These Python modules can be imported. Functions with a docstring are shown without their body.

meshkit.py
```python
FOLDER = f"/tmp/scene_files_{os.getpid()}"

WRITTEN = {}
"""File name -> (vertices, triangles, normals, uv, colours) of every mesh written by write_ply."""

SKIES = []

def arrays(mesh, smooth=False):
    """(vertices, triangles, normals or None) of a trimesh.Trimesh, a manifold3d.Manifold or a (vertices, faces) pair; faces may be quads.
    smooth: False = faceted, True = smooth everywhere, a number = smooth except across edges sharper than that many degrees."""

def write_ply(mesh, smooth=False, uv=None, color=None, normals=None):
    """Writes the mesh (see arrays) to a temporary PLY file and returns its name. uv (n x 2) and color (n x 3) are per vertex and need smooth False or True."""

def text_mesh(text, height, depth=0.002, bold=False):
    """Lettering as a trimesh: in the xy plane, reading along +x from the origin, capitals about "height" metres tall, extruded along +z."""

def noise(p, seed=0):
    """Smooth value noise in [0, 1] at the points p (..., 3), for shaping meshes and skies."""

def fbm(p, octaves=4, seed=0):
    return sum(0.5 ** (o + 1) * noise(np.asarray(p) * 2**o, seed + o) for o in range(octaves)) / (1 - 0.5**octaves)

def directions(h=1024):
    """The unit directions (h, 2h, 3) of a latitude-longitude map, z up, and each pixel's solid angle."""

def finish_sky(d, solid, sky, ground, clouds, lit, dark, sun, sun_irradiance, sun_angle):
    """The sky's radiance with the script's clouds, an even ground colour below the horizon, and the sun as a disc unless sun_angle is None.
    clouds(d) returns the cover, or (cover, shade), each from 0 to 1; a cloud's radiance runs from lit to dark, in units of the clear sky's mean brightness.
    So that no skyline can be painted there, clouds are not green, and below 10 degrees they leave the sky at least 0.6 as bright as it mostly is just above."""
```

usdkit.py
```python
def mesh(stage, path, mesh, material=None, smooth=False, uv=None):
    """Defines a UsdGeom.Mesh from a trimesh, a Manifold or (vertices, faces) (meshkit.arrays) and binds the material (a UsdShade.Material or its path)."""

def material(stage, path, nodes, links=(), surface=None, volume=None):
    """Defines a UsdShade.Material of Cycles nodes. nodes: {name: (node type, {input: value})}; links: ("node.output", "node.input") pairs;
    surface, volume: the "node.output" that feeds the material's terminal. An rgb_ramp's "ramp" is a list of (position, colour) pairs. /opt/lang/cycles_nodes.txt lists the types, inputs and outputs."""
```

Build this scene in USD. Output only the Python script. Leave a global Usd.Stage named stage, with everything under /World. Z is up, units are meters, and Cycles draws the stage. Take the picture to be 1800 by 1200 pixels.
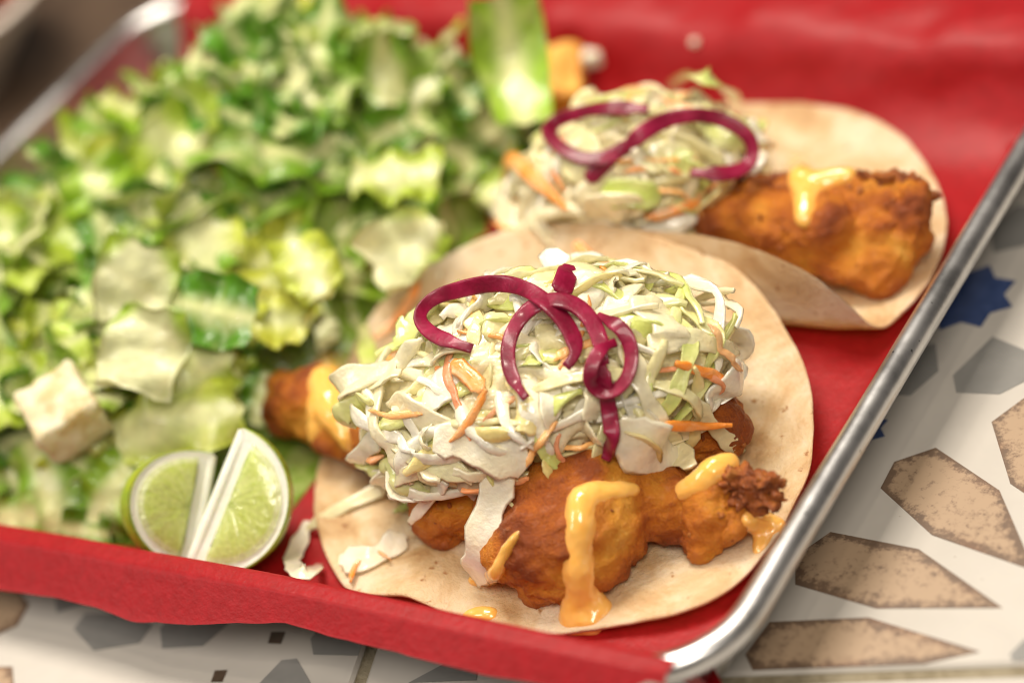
import math, random
import numpy as np, trimesh, usdkit, meshkit
from meshkit import fbm, noise
from scipy.spatial.transform import Rotation as Rot
from scipy.interpolate import CubicSpline
from shapely.geometry import Polygon, Point
from shapely import contains_xy, distance, points as shp_points
import manifold3d as m3
from pxr import Usd, UsdGeom, UsdLux, UsdShade, Gf, Sdf, Vt

stage = Usd.Stage.CreateInMemory()
UsdGeom.SetStageUpAxis(stage, 'Z'); UsdGeom.SetStageMetersPerUnit(stage, 1.0)
UsdGeom.Xform.Define(stage, '/World'); UsdGeom.Scope.Define(stage, '/World/Looks')
rng = np.random.default_rng(7)

# ------------------------------------------------------------------ camera
CAM = np.array([0.55432185, -0.26708345, 0.38064807])
CR = Rot.from_rotvec([0.81176182, 0.48865222, 0.35682617]).as_matrix()
FOC = 85.405
cam = UsdGeom.Camera.Define(stage, '/World/camera')
M = np.eye(4); M[:3, :3] = CR.T; M[3, :3] = CAM
cam.AddTransformOp().Set(Gf.Matrix4d(*M.ravel().tolist()))
cam.CreateFocalLengthAttr(FOC); cam.CreateHorizontalApertureAttr(36.0)
cam.CreateFStopAttr(4.3); cam.CreateFocusDistanceAttr(0.559)
cam.CreateClippingRangeAttr(Gf.Vec2f(0.01, 100)); cam.CreateExposureAttr(0.02)

# ------------------------------------------------------------------ lamps (indoor: a dim warm room, a ceiling lamp, small bulbs and added fill panels)
def look_at(o, pos, target):
    z = np.array(pos, float) - np.array(target, float); z /= np.linalg.norm(z)
    x = np.cross([0.01, 1, 0.02], z); x /= np.linalg.norm(x); y = np.cross(z, x)
    A = np.eye(4); A[0, :3], A[1, :3], A[2, :3], A[3, :3] = x, y, z, pos
    UsdGeom.Xformable(o).AddTransformOp().Set(Gf.Matrix4d(*A.ravel().tolist()))
def rect(name, pos, target, w, h, power, color):
    l = UsdLux.RectLight.Define(stage, '/World/' + name)
    l.CreateWidthAttr(w); l.CreateHeightAttr(h); l.CreateIntensityAttr(power); l.CreateColorAttr(Gf.Vec3f(*color))
    look_at(l, pos, target); return l
rect('ceiling_lamp', (0.05, 0.30, 0.95), (0.22, 0.08, 0), 0.46, 0.38, 23.0, (1.0, 0.905, 0.79))
rect('side_fill', (0.80, -0.42, 0.95), (0.24, 0.06, 0), 0.40, 0.40, 15.0, (1.0, 0.905, 0.79))  # unseen fill, added to brighten the fish fronts and nearby table
rect('added_sheen_panel', (-0.42, -0.52, 0.72), (0.25, 0.2, 0), 0.4, 0.4, 7.5, (1.0, 0.94, 0.88))  # unseen panel, added to give the back paper wall its sheen
for k, (x, y, z) in enumerate([(0.02, -0.05, 0.85), (0.50, 0.32, 0.9), (0.24, -0.30, 0.95)]):
    s = UsdLux.SphereLight.Define(stage, '/World/bulb_%03d' % (k + 1))
    s.CreateRadiusAttr(0.022); s.CreateIntensityAttr(150.0); s.CreateColorAttr(Gf.Vec3f(1, 0.88, 0.72)); s.AddTranslateOp().Set((x, y, z))
dome = UsdLux.DomeLight.Define(stage, '/World/room')
room = usdkit.material(stage, '/World/Looks/room_light', {'b': ('background_shader', {'color': (1.0, 0.90, 0.80), 'strength': 0.09})}, [], surface='b.Background')
UsdShade.MaterialBindingAPI.Apply(dome.GetPrim()).Bind(room)

# ------------------------------------------------------------------ helpers
def ray(px, py):
    d = CR @ np.array([(px - 900) / 50 / FOC, -(py - 600) / 50 / FOC, -1.0]); return d / np.linalg.norm(d)
def at(px, py, z):                       # the point of height z seen at a pixel of the 1800 x 1200 photograph
    d = ray(px, py); return CAM + d * (z - CAM[2]) / d[2]
def hit(px, py, mesh, fallback=0.03):    # first point (and normal) of a mesh seen at a pixel
    d = ray(px, py)
    loc, _, tri = mesh.ray.intersects_location([CAM], [d], multiple_hits=False)
    if len(loc) == 0: return at(px, py, fallback), np.array([0.3, -0.4, 0.86])
    return loc[0], mesh.face_normals[tri[0]]
used = {}
def numbered(path):
    k = used.get(path, 0); used[path] = k + 1
    return path if k == 0 else '%s_%03d' % (path, k)
ORIG = {}
def thing(name, label, cat, loc, group=None, kind=None):
    path = numbered('/World/' + name); x = UsdGeom.Xform.Define(stage, path); x.AddTranslateOp().Set(tuple(map(float, loc)))
    p = x.GetPrim(); ORIG[path] = np.array(loc, float)
    p.SetCustomDataByKey('label', label); p.SetCustomDataByKey('category', cat)
    if group: p.SetCustomDataByKey('group', group)
    if kind: p.SetCustomDataByKey('kind', kind)
    return path
def origin(path):
    while path not in ORIG: path = path.rpartition('/')[0]
    return ORIG[path]
def part(parent, name, mesh, mat, smooth=True, tint=None, label=None, kind=None):
    path = numbered(parent + '/' + name)
    v, f, _ = meshkit.arrays(mesh)
    if smooth is not True and smooth: mesh = trimesh.Trimesh(v - origin(parent), f, process=False)
    else: mesh = (v - origin(parent), f)
    m = usdkit.mesh(stage, path, mesh, '/World/Looks/' + mat, smooth=smooth)
    if tint is not None:
        UsdGeom.PrimvarsAPI(m).CreatePrimvar('tint', Sdf.ValueTypeNames.Color3fArray, 'vertex').Set(Vt.Vec3fArray.FromNumpy(np.asarray(tint, np.float32)))
    if label: m.GetPrim().SetCustomDataByKey('label', label)
    if kind: m.GetPrim().SetCustomDataByKey('kind', kind)
    return path
def spline(pts, n):
    p = np.asarray(pts, float); t = np.r_[0, np.cumsum(np.linalg.norm(np.diff(p[:, :3], axis=0), axis=1))]
    if len(p) == 2: return p[0] + (p[1] - p[0]) * np.linspace(0, 1, n)[:, None]
    return CubicSpline(t, p, bc_type='natural')(np.linspace(0, t[-1], n))
def unit(v): return v / (np.linalg.norm(v, axis=-1, keepdims=True) + 1e-12)
def grid_faces(a, b):
    i, j = np.meshgrid(np.arange(a - 1), np.arange(b - 1), indexing='ij'); k = i * b + j
    return np.vstack([np.stack([k, k + b, k + b + 1], -1).reshape(-1, 3), np.stack([k, k + b + 1, k + 1], -1).reshape(-1, 3)])
def solid_sheet(P, th):
    """(a, b, 3) grid of points -> closed thin mesh of thickness th."""
    a, b = P.shape[:2]; N = np.cross(np.gradient(P, axis=0), np.gradient(P, axis=1)); N = unit(N)
    th = np.broadcast_to(th, P.shape[:2])[..., None]
    v = np.vstack([(P + N * th / 2).reshape(-1, 3), (P - N * th / 2).reshape(-1, 3)]); f = grid_faces(a, b); n = a * b
    e = np.r_[np.arange(b), b * np.arange(1, a) + b - 1, (a - 1) * b + np.arange(b - 2, -1, -1), b * np.arange(a - 2, 0, -1)]
    e2 = np.roll(e, -1)
    return v, np.vstack([f, f[:, ::-1] + n, np.stack([e, e + n, e2 + n], 1), np.stack([e, e2 + n, e2], 1)])
def ribbon(path, nrm, w, t, k=10, p=2.6, cup=0.0):
    """Closed strip along a path: superelliptic section w wide and t thick; cup bends its edges up."""
    P = np.asarray(path); n = len(P); T = unit(np.gradient(P, axis=0)); S = unit(np.cross(T, nrm)); Nn = np.cross(S, T)
    a = np.arange(k) * 2 * np.pi / k; c, s = np.cos(a), np.sin(a)
    cx, cy = np.sign(c) * np.abs(c) ** (2 / p), np.sign(s) * np.abs(s) ** (2 / p)
    w = np.broadcast_to(w, n)[:, None, None]; t = np.broadcast_to(t, n)[:, None, None]
    v = P[:, None] + S[:, None] * cx[None, :, None] * w / 2 + Nn[:, None] * (cy[None, :, None] * t / 2 + cup * (cx ** 2)[None, :, None] * w)
    i, j = np.meshgrid(np.arange(n - 1), np.arange(k), indexing='ij')
    q = np.stack([i * k + j, i * k + (j + 1) % k, (i + 1) * k + (j + 1) % k, (i + 1) * k + j], -1).reshape(-1, 4)
    f = [q[:, [0, 1, 2]], q[:, [0, 2, 3]]]
    v = np.vstack([v.reshape(-1, 3), P[:1], P[-1:]]); m = n * k
    j = np.arange(k); f += [np.stack([(j + 1) % k, j, 0 * j + m], 1), np.stack([(n - 1) * k + j, (n - 1) * k + (j + 1) % k, 0 * j + m + 1], 1)]
    return v, np.vstack(f)
def ball(c, r, seg=16):
    r = np.broadcast_to(r, 3); return m3.Manifold.sphere(1.0, seg).scale(tuple(map(float, r))).translate(tuple(map(float, c)))
def chains(cs, edge=0.0012, iters=8, seg=16, hulls=()):
    """Union of hulls of neighbouring balls; cs: lists of (point, radius)."""
    parts = []
    for ch in cs:
        b = [ball(c, r, seg) for c, r in ch]
        parts += [m3.Manifold.batch_hull([x, y]) for x, y in zip(b, b[1:])] if len(b) > 1 else b
    for ch in hulls: parts.append(m3.Manifold.batch_hull([ball(c, r, seg) for c, r in ch]))
    u = m3.Manifold.batch_boolean(parts, m3.OpType.Add).simplify(edge / 6).refine_to_length(edge)
    g = u.to_mesh(); t = trimesh.Trimesh(g.vert_properties[:, :3].astype(float), g.tri_verts.astype(int), process=True)
    if iters: trimesh.smoothing.filter_taubin(t, lamb=0.6, nu=0.3, iterations=iters)
    return t
def displace(t, amps, seed=0, billow=()):
    n = t.vertex_normals.copy(); v = t.vertices.copy(); d = np.zeros(len(v))
    for scale, amp in amps: d = d + amp * (fbm(v * scale + 31.7, 3, seed) * 2 - 1); seed += 11
    for scale, amp in billow: d = d + amp * (np.abs(fbm(v * scale + 7.3, 2, seed) * 2 - 1) * 3 - .8); seed += 11   # rounded lumps with sharp creases between
    o = trimesh.Trimesh(v + n * d[:, None], t.faces, process=False); o.metadata['d'] = d; return o

# ------------------------------------------------------------------ materials
def mat(name, nodes, links, surface='p.BSDF'): return usdkit.material(stage, '/World/Looks/' + name, nodes, links, surface=surface)
POS = {'g': ('geometry', {})}
def food(name, ramp, scale, rough, bump=0.0, bscale=1500, sss=0.0, radius=(1, .5, .2), coat=0.0, detail=4, spec=.5, ramp2=None, scale2=0, dist=0.0, sheen=0.0):
    n = {'g': ('geometry', {}), 'n': ('noise_texture', {'scale': scale, 'detail': detail, 'roughness': .6, 'distortion': dist}),
         'r': ('rgb_ramp', {'ramp': ramp}), 'p': ('principled_bsdf', {'roughness': rough, 'subsurface_weight': sss, 'subsurface_radius': radius, 'subsurface_scale': 0.0025, 'specular_ior_level': spec, 'coat_weight': coat, 'coat_roughness': .12, 'sheen_weight': sheen, 'sheen_roughness': .5, 'sheen_tint': (1.0, .75, .75)})}
    l = [('g.position', 'n.vector'), ('n.fac', 'r.fac')]
    if ramp2:
        n |= {'n3': ('noise_texture', {'scale': scale2, 'detail': 3.0, 'roughness': .6}), 'r3': ('rgb_ramp', {'ramp': ramp2}), 'mx': ('mix_color', {'blend_type': 'multiply', 'fac': 1.0})}
        l += [('g.position', 'n3.vector'), ('n3.fac', 'r3.fac'), ('r.color', 'mx.a'), ('r3.color', 'mx.b'), ('mx.result', 'p.base_color')]
    else: l += [('r.color', 'p.base_color')]
    if bump:
        n |= {'n2': ('noise_texture', {'scale': bscale, 'detail': 4.0, 'roughness': .65}), 'b': ('bump', {'strength': 1.0, 'distance': bump})}
        l += [('g.position', 'n2.vector'), ('n2.fac', 'b.height'), ('b.normal', 'p.normal')]
    return mat(name, n, l)
def tinted(name, rough, coatings, bump, bscale, sss=0.0, translucent=0.0, coat=0.0):
    """Colour from each piece's own tint, with cream dressing in blotches."""
    n = {'g': ('geometry', {}), 'a': ('attribute', {'attribute': 'tint'}), 'n': ('noise_texture', {'scale': 110.0, 'detail': 3.0, 'roughness': .55}),
         'rr': ('rgb_ramp', {'ramp': coatings}), 'm': ('mix_color', {'blend_type': 'mix', 'b': (.95, .83, .48)}),
         'n2': ('noise_texture', {'scale': bscale, 'detail': 4.0, 'roughness': .6}), 'v': ('noise_texture', {'scale': 260.0, 'detail': 3.0}), 'vr': ('rgb_ramp', {'ramp': [(.3, (.84, .84, .84)), (.7, (1.1, 1.1, 1.1))]}),
         'mu': ('mix_color', {'blend_type': 'multiply', 'fac': 1.0, 'use_clamp': False}), 'b': ('bump', {'strength': 1.0, 'distance': bump}),
         'p': ('principled_bsdf', {'roughness': rough, 'subsurface_weight': sss, 'subsurface_radius': (1, .8, .4), 'subsurface_scale': .002, 'coat_weight': coat, 'coat_roughness': .1})}
    l = [('g.position', 'n.vector'), ('n.fac', 'rr.fac'), ('rr.color', 'm.fac'), ('g.position', 'v.vector'), ('v.fac', 'vr.fac'), ('a.color', 'mu.a'), ('vr.color', 'mu.b'), ('mu.result', 'm.a'), ('m.result', 'p.base_color'),
         ('g.position', 'n2.vector'), ('n2.fac', 'b.height'), ('b.normal', 'p.normal')]
    if translucent:
        n |= {'t': ('translucent_bsdf', {}), 'mc': ('mix_closure', {'fac': translucent})}
        l += [('m.result', 't.color'), ('p.BSDF', 'mc.closure1'), ('t.BSDF', 'mc.closure2')]
        return mat(name, n, l, 'mc.closure')
    return mat(name, n, l)
TA_ = math.radians(17.5)
W3 = lambda x: (x, x, x)
tinted('lettuce', .36, [(.50, W3(0)), (.74, W3(.36))], .0005, 400, translucent=.28, coat=.4)
tinted('slaw', .26, [(.40, W3(.0)), (.66, W3(.52))], .0004, 500, translucent=.10, coat=.9, sss=.15)
tinted('carrot', .30, [(.50, W3(.0)), (.75, W3(.45))], .0004, 700, coat=.5, sss=.1)
mat('fried_batter', {'g': ('geometry', {}), 'a': ('attribute', {'attribute': 'tint'}), 'n': ('noise_texture', {'scale': 45.0, 'detail': 3.0, 'roughness': .5, 'distortion': .8}), 'k': ('noise_texture', {'scale': 1500.0, 'detail': 4.0, 'roughness': .7}), 's': ('separate_color', {'color_type': 'rgb'}),
    'a1': ('math', {'math_type': 'multiply_add', 'value2': .95}), 'a2': ('math', {'math_type': 'multiply_add', 'value2': .30}), 'r': ('rgb_ramp', {'ramp': [(.54, (.74, .42, .090)), (.65, (.66, .28, .024)), (.79, (.56, .175, .010)), (.91, (.38, .090, .006)), (1.0, (.24, .048, .004))]}),
    'b': ('bump', {'strength': 1.0, 'distance': .0009}), 'p': ('principled_bsdf', {'roughness': .48, 'specular_ior_level': .4, 'coat_weight': .04, 'coat_roughness': .2, 'subsurface_weight': .1, 'subsurface_scale': .002, 'subsurface_radius': (1, .4, .1)})},
    [('g.position', 'n.vector'), ('g.position', 'k.vector'), ('a.color', 's.color'), ('n.fac', 'a1.value1'), ('s.r', 'a1.value3'), ('k.fac', 'a2.value1'), ('a1.value', 'a2.value3'), ('a2.value', 'r.fac'), ('r.color', 'p.base_color'), ('k.fac', 'b.height'), ('b.normal', 'p.normal')])
food('crisp_batter', [(.30, (.16, .034, .005)), (.50, (.34, .085, .009)), (.75, (.52, .20, .03))], 260.0, .42, bump=.0009, bscale=1500, coat=.12)
food('tortilla', [(.30, (.46, .255, .10)), (.42, (.58, .37, .175)), (.52, (.66, .47, .26)), (.66, (.74, .59, .39))], 60.0, .5, bump=.0006, bscale=700, sss=.15, dist=.6, ramp2=[(.27, (.55, .34, .17)), (.37, (1, 1, 1))], scale2=300.0)
food('chipotle_sauce', [(.3, (.94, .43, .080)), (.6, (.97, .48, .115))], 300.0, .16, sss=.25, radius=(1, .45, .1), coat=.8, ramp2=[(.22, (.55, .3, .15)), (.27, (1, 1, 1))], scale2=1600.0)
food('pickled_onion', [(.3, (.10, .0004, .011)), (.5, (.19, .0008, .024)), (.74, (.33, .010, .058))], 130.0, .42, bump=.00015, bscale=900, coat=.30, spec=.3, sss=0, radius=(1, .1, .25))
food('paper', [(.3, (.26, .0010, .0030)), (.7, (.34, .0022, .0065))], 300.0, .48, bump=.00025, bscale=500, spec=.30, sheen=.06, detail=6, ramp2=[(.35, (.86, .8, .8)), (.65, (1, 1, 1))], scale2=2200.0)
food('lime_rind', [(.35, (.20, .34, .012)), (.65, (.42, .50, .03))], 130.0, .3, bump=.0004, bscale=900, sss=.1, coat=.3)
food('lime_pith', [(.4, (.86, .83, .62)), (.7, (.90, .88, .72))], 200.0, .45, bump=.0002, bscale=900, sss=.3)
food('white_ceramic', [(.4, (.62, .54, .46)), (.7, (.68, .60, .52))], 50.0, .3, coat=.2)
food('salsa', [(.4, (.04, .006, .003)), (.55, (.22, .03, .008)), (.7, (.5, .14, .01))], 120.0, .25, bump=.001, bscale=250)
food('crouton', [(.35, (.60, .46, .22)), (.6, (.80, .72, .50))], 200.0, .5, bump=.0006, bscale=900, sss=.15)
food('toasted_crouton', [(.4, (.66, .24, .02)), (.6, (.85, .45, .08))], 120.0, .5, bump=.0006, bscale=900)
food('cheese', [(.4, (.80, .72, .52)), (.6, (.86, .80, .64))], 200.0, .5, bump=.0005, bscale=700, sss=.2)
mat('shade_wood', {'g': ('geometry', {}), 'm': ('mapping', {'rotation': (0, 0, -TA_), 'scale': (160.0, 12.0, 60.0)}), 'n': ('noise_texture', {'scale': 1.0, 'detail': 5.0, 'distortion': .6}), 'r': ('rgb_ramp', {'ramp': [(.3, (.045, .028, .018)), (.7, (.13, .085, .055))]}), 'p': ('principled_bsdf', {'roughness': .4})}, [('g.position', 'm.vector'), ('m.vector', 'n.vector'), ('n.fac', 'r.fac'), ('r.color', 'p.base_color')])  # dark tone carries the shade on the table beyond the pan
food('grout', [(.4, (.20, .165, .10)), (.6, (.28, .24, .16))], 300.0, .8, bump=.0004, bscale=1200)
food('glazed_white', [(.35, (.49, .46, .415)), (.7, (.53, .50, .45))], 40.0, .22, ramp2=[(.255, (.55, .5, .42)), (.285, (1, 1, 1))], scale2=700.0)
food('glaze_blue', [(.4, (.030, .055, .15)), (.6, (.045, .075, .19))], 200.0, .25)
food('glaze_grey', [(.35, (.215, .212, .20)), (.7, (.26, .255, .24))], 60.0, .25)
food('glaze_umber', [(.4, (.06, .04, .025)), (.6, (.09, .06, .04))], 200.0, .3)
# lime flesh: fine juice sacs radiating from the core
mat('lime_flesh', {'g': ('geometry', {}), 'v': ('attribute', {'attribute': 'tint'}), 'n': ('noise_texture', {'scale': 900.0, 'detail': 3.0}), 'r': ('rgb_ramp', {'ramp': [(.3, (.82, .85, .72)), (.6, (1.08, 1.08, 1.05))]}),
    'm': ('mix_color', {'blend_type': 'multiply', 'fac': 1.0, 'use_clamp': False}), 'b': ('bump', {'strength': 1.0, 'distance': .00025}),
    'p': ('principled_bsdf', {'roughness': .16, 'subsurface_weight': .5, 'subsurface_radius': (.7, 1, .25), 'subsurface_scale': .004, 'coat_weight': .7, 'coat_roughness': .08})},
    [('g.position', 'n.vector'), ('n.fac', 'r.fac'), ('v.color', 'm.a'), ('r.color', 'm.b'), ('m.result', 'p.base_color'), ('n.fac', 'b.height'), ('b.normal', 'p.normal')])
# stoneware brown glaze with darker, mottled, rusty edges (edge distance is a primvar of each motif)
mat('glaze_brown', {'g': ('geometry', {}), 'a': ('attribute', {'attribute': 'tint'}), 'n': ('noise_texture', {'scale': 420.0, 'detail': 8.0, 'roughness': .75}), 'n2': ('noise_texture', {'scale': 55.0, 'detail': 3.0}), 'n3': ('noise_texture', {'scale': 90.0, 'detail': 2.0}),
    's': ('separate_color', {'color_type': 'rgb'}), 'a1': ('math', {'math_type': 'multiply', 'value2': 1.2}), 'a2': ('math', {'math_type': 'add'}), 'a3': ('math', {'math_type': 'multiply_add', 'value2': .35}), 'r': ('rgb_ramp', {'ramp': [(.80, (.37, .26, .165)), (.91, (.26, .175, .11)), (1.0, (.14, .09, .058))]}),
    'rr': ('rgb_ramp', {'ramp': [(.5, W3(0)), (.65, W3(.55))]}), 'mm': ('math', {'math_type': 'multiply'}), 'mx': ('mix_color', {'blend_type': 'mix', 'b': (.30, .10, .03)}), 'p': ('principled_bsdf', {'roughness': .5})},
    [('g.position', 'n.vector'), ('g.position', 'n2.vector'), ('g.position', 'n3.vector'), ('a.color', 's.color'), ('n.fac', 'a1.value1'), ('a1.value', 'a2.value1'), ('s.r', 'a2.value2'), ('n2.fac', 'a3.value1'), ('a2.value', 'a3.value3'), ('a3.value', 'r.fac'),
     ('n3.fac', 'rr.fac'), ('rr.color', 'mm.value1'), ('s.r', 'mm.value2'), ('mm.value', 'mx.fac'), ('r.color', 'mx.a'), ('mx.result', 'p.base_color')])
# brushed, scratched aluminium with dark specks
mat('aluminium', {'g': ('geometry', {}), 'n': ('noise_texture', {'scale': 40.0, 'detail': 5.0, 'roughness': .6}), 'r': ('rgb_ramp', {'ramp': [(.3, W3(.26)), (.7, W3(.42))]}), 'c': ('rgb_ramp', {'ramp': [(.30, (.46, .455, .45)), (.55, (.66, .655, .65))]}),
    'n2': ('noise_texture', {'scale': 500.0, 'detail': 4.0}), 'sp': ('rgb_ramp', {'ramp': [(.27, W3(.25)), (.31, W3(1))]}), 'mu': ('mix_color', {'blend_type': 'multiply', 'fac': 1.0}), 'b': ('bump', {'strength': .5, 'distance': .0003}),
    'p': ('principled_bsdf', {'metallic': 1.0})},
    [('g.position', 'n.vector'), ('g.position', 'n2.vector'), ('n.fac', 'r.fac'), ('r.color', 'p.roughness'), ('n.fac', 'c.fac'), ('c.color', 'mu.a'), ('n2.fac', 'sp.fac'), ('sp.color', 'mu.b'), ('mu.result', 'p.base_color'), ('n.fac', 'b.height'), ('b.normal', 'p.normal')])

# ------------------------------------------------------------------ tiled table
TA = math.radians(17.5); TU = np.array([math.cos(TA), math.sin(TA), 0]); TV = np.array([-TU[1], TU[0], 0]); TC = np.array([.230, -.0002, 0]); TS = .257
table = thing('table_top', 'white glazed tile table top with brown, grey and blue star pattern', 'table', (0.2, 0.1, 0), kind='structure')
def slab(p0, sx, sy, z0, z1):
    b = trimesh.creation.box((sx, sy, z1 - z0)); b = m3.Manifold.cube((sx, sy, z1 - z0))
    c = .0008; pts = [(x, y, z) for (i, z) in ((0, 0), (0, z1 - z0 - c), (c, z1 - z0)) for x in (i, sx - i) for y in (i, sy - i)]
    g = m3.Manifold.hull_points(np.array(pts)).to_mesh(); v = g.vert_properties[:, :3]
    return p0 + v[:, :1] * TU + v[:, 1:2] * TV + np.array([0, 0, z0]) + v[:, 2:3] * np.array([0, 0, 1]), g.tri_verts
base = slab(TC - .160 * TU - 2 * TS * TV, 3 * TS + .160, 5 * TS, -.03, -.0012); part(table, 'grout_bed', base, 'grout', smooth=False)
for k in range(4): part(table, 'shade_plank', slab(TC - (.162 + .12 * (k + 1) - .0006) * TU - 2 * TS * TV, .1188, 5 * TS, -.03, -.0002), 'shade_wood', smooth=20)  # made-up planks: their dark colour stands in for shade around the bowl
tiles = {}
for i in range(-3, 3):
    for j in range(-2, 3):
        if i < -1: continue
        u0 = -.160 if i == -1 else i * TS
        g = .0016; tiles[i, j] = part(table, 'tile', slab(TC + (u0 + g) * TU + (j * TS + g) * TV, (i + 1) * TS - u0 - 2 * g, TS - 2 * g, -.012, 0), 'glazed_white', smooth=20)
def motif(name, pts, m):
    """A coloured shape of the tile pattern, as a thin layer of glaze on the tile that it lies on."""
    P = np.array(pts)[:, :2]; c = P.mean(0); d = c - TC[:2]; i, j = math.floor(d @ TU[:2] / TS), math.floor(d @ TV[:2] / TS)
    poly = Polygon(P).buffer(0); tile = Polygon([(TC + (i * TS + a * TS) * TU + (j * TS + b * TS) * TV)[:2] for a, b in ((.009, .009), (.991, .009), (.991, .991), (.009, .991))]); poly = poly.intersection(tile)
    if poly.is_empty: return
    t = trimesh.creation.extrude_polygon(poly, .00012, engine='earcut')
    if m == 'glaze_brown':
        q = m3.Manifold.extrude(m3.CrossSection([np.array(poly.exterior.coords)[:-1][::(1 if poly.exterior.is_ccw else -1)]]), .00012).refine_to_length(.0016).to_mesh()
        v = q.vert_properties[:, :3].astype(float); dist = distance(poly.exterior, shp_points(v[:, 0], v[:, 1])); e = np.clip(1 - dist / .0035, 0, 1) ** 1.3 * .30
        return part(tiles[i, j], name, (v + [0, 0, .00002], q.tri_verts), m, smooth=False, tint=np.repeat(e[:, None], 3, 1))
    t.apply_translation((0, 0, .00002)); part(tiles[i, j], name, t, m, smooth=False)
def px0(l): return [at(x, y, 0) for x, y in l]
# brown petals traced where they lie, then the fourth and further ones turned about the rosette they point to
motif('brown_petal', px0([(1548, 858), (1572, 812), (1645, 787), (1757, 862), (1818, 1003), (1638, 940)]), 'glaze_brown')
motif('brown_petal', px0([(1398, 978), (1460, 935), (1615, 965), (1762, 1068), (1540, 1069), (1398, 1027)]), 'glaze_brown')
motif('brown_petal', px0([(1310, 1150), (1353, 1093), (1527, 1085), (1722, 1145), (1520, 1190), (1332, 1196)]), 'glaze_brown')
motif('brown_petal', px0([(1743, 742), (1800, 700), (1850, 720), (1900, 800), (1880, 920), (1776, 850)]), 'glaze_brown')
S0 = np.array([.3177, .1594]); PH = 1.458
def star(c, R=.0132, ph=PH, r=.74): return [(c[0] + R * (1 if k % 2 == 0 else r) * math.cos(ph + k * math.pi / 8), c[1] + R * (1 if k % 2 == 0 else r) * math.sin(ph + k * math.pi / 8)) for k in range(16)]
motif('blue_star', star(S0), 'glaze_blue')
motif('blue_star', star(at(1508, 755, 0)[:2] + [0, 0], .0075), 'glaze_blue')
G = np.array([p[:2] for p in px0([(1675, 660), (1745, 592), (1805, 617), (1812, 665), (1757, 693), (1681, 690)])]) - S0
for k in range(8):
    a = k * math.pi / 4; motif('grey_petal', (G @ np.array([[math.cos(a), math.sin(a)], [-math.sin(a), math.cos(a)]])) + S0, 'glaze_grey')
for l in ([(95, 1030), (150, 1035), (145, 1062), (100, 1077)], [(130, 1105), (165, 1143), (245, 1130), (268, 1098), (230, 1078), (150, 1078)], [(282, 1105), (285, 1139), (357, 1135), (402, 1095), (380, 1080), (300, 1080)],
          [(546, 1122), (551, 1150), (642, 1152), (650, 1115), (560, 1105)], [(455, 1202), (495, 1160), (522, 1157), (548, 1202), (520, 1240), (470, 1240)], [(712, 1203), (805, 1153), (840, 1180), (830, 1235), (730, 1240)], [(1775, 1150), (1802, 1122), (1830, 1140), (1825, 1180), (1785, 1172)]):
    motif('grey_petal', px0(l), 'glaze_grey')
for l in ([(477, 1110), (502, 1110), (494, 1131), (471, 1130)], [(378, 1178), (400, 1177), (391, 1198), (371, 1198)]): motif('dark_square', px0(l), 'glaze_umber')
for l in ([(-60, 1040), (20, 1020), (52, 1062), (30, 1100), (-10, 1118), (-70, 1110)], [(-40, 1172), (22, 1171), (25, 1205), (-30, 1230)]): motif('brown_petal', px0(l), 'glaze_brown')

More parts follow.
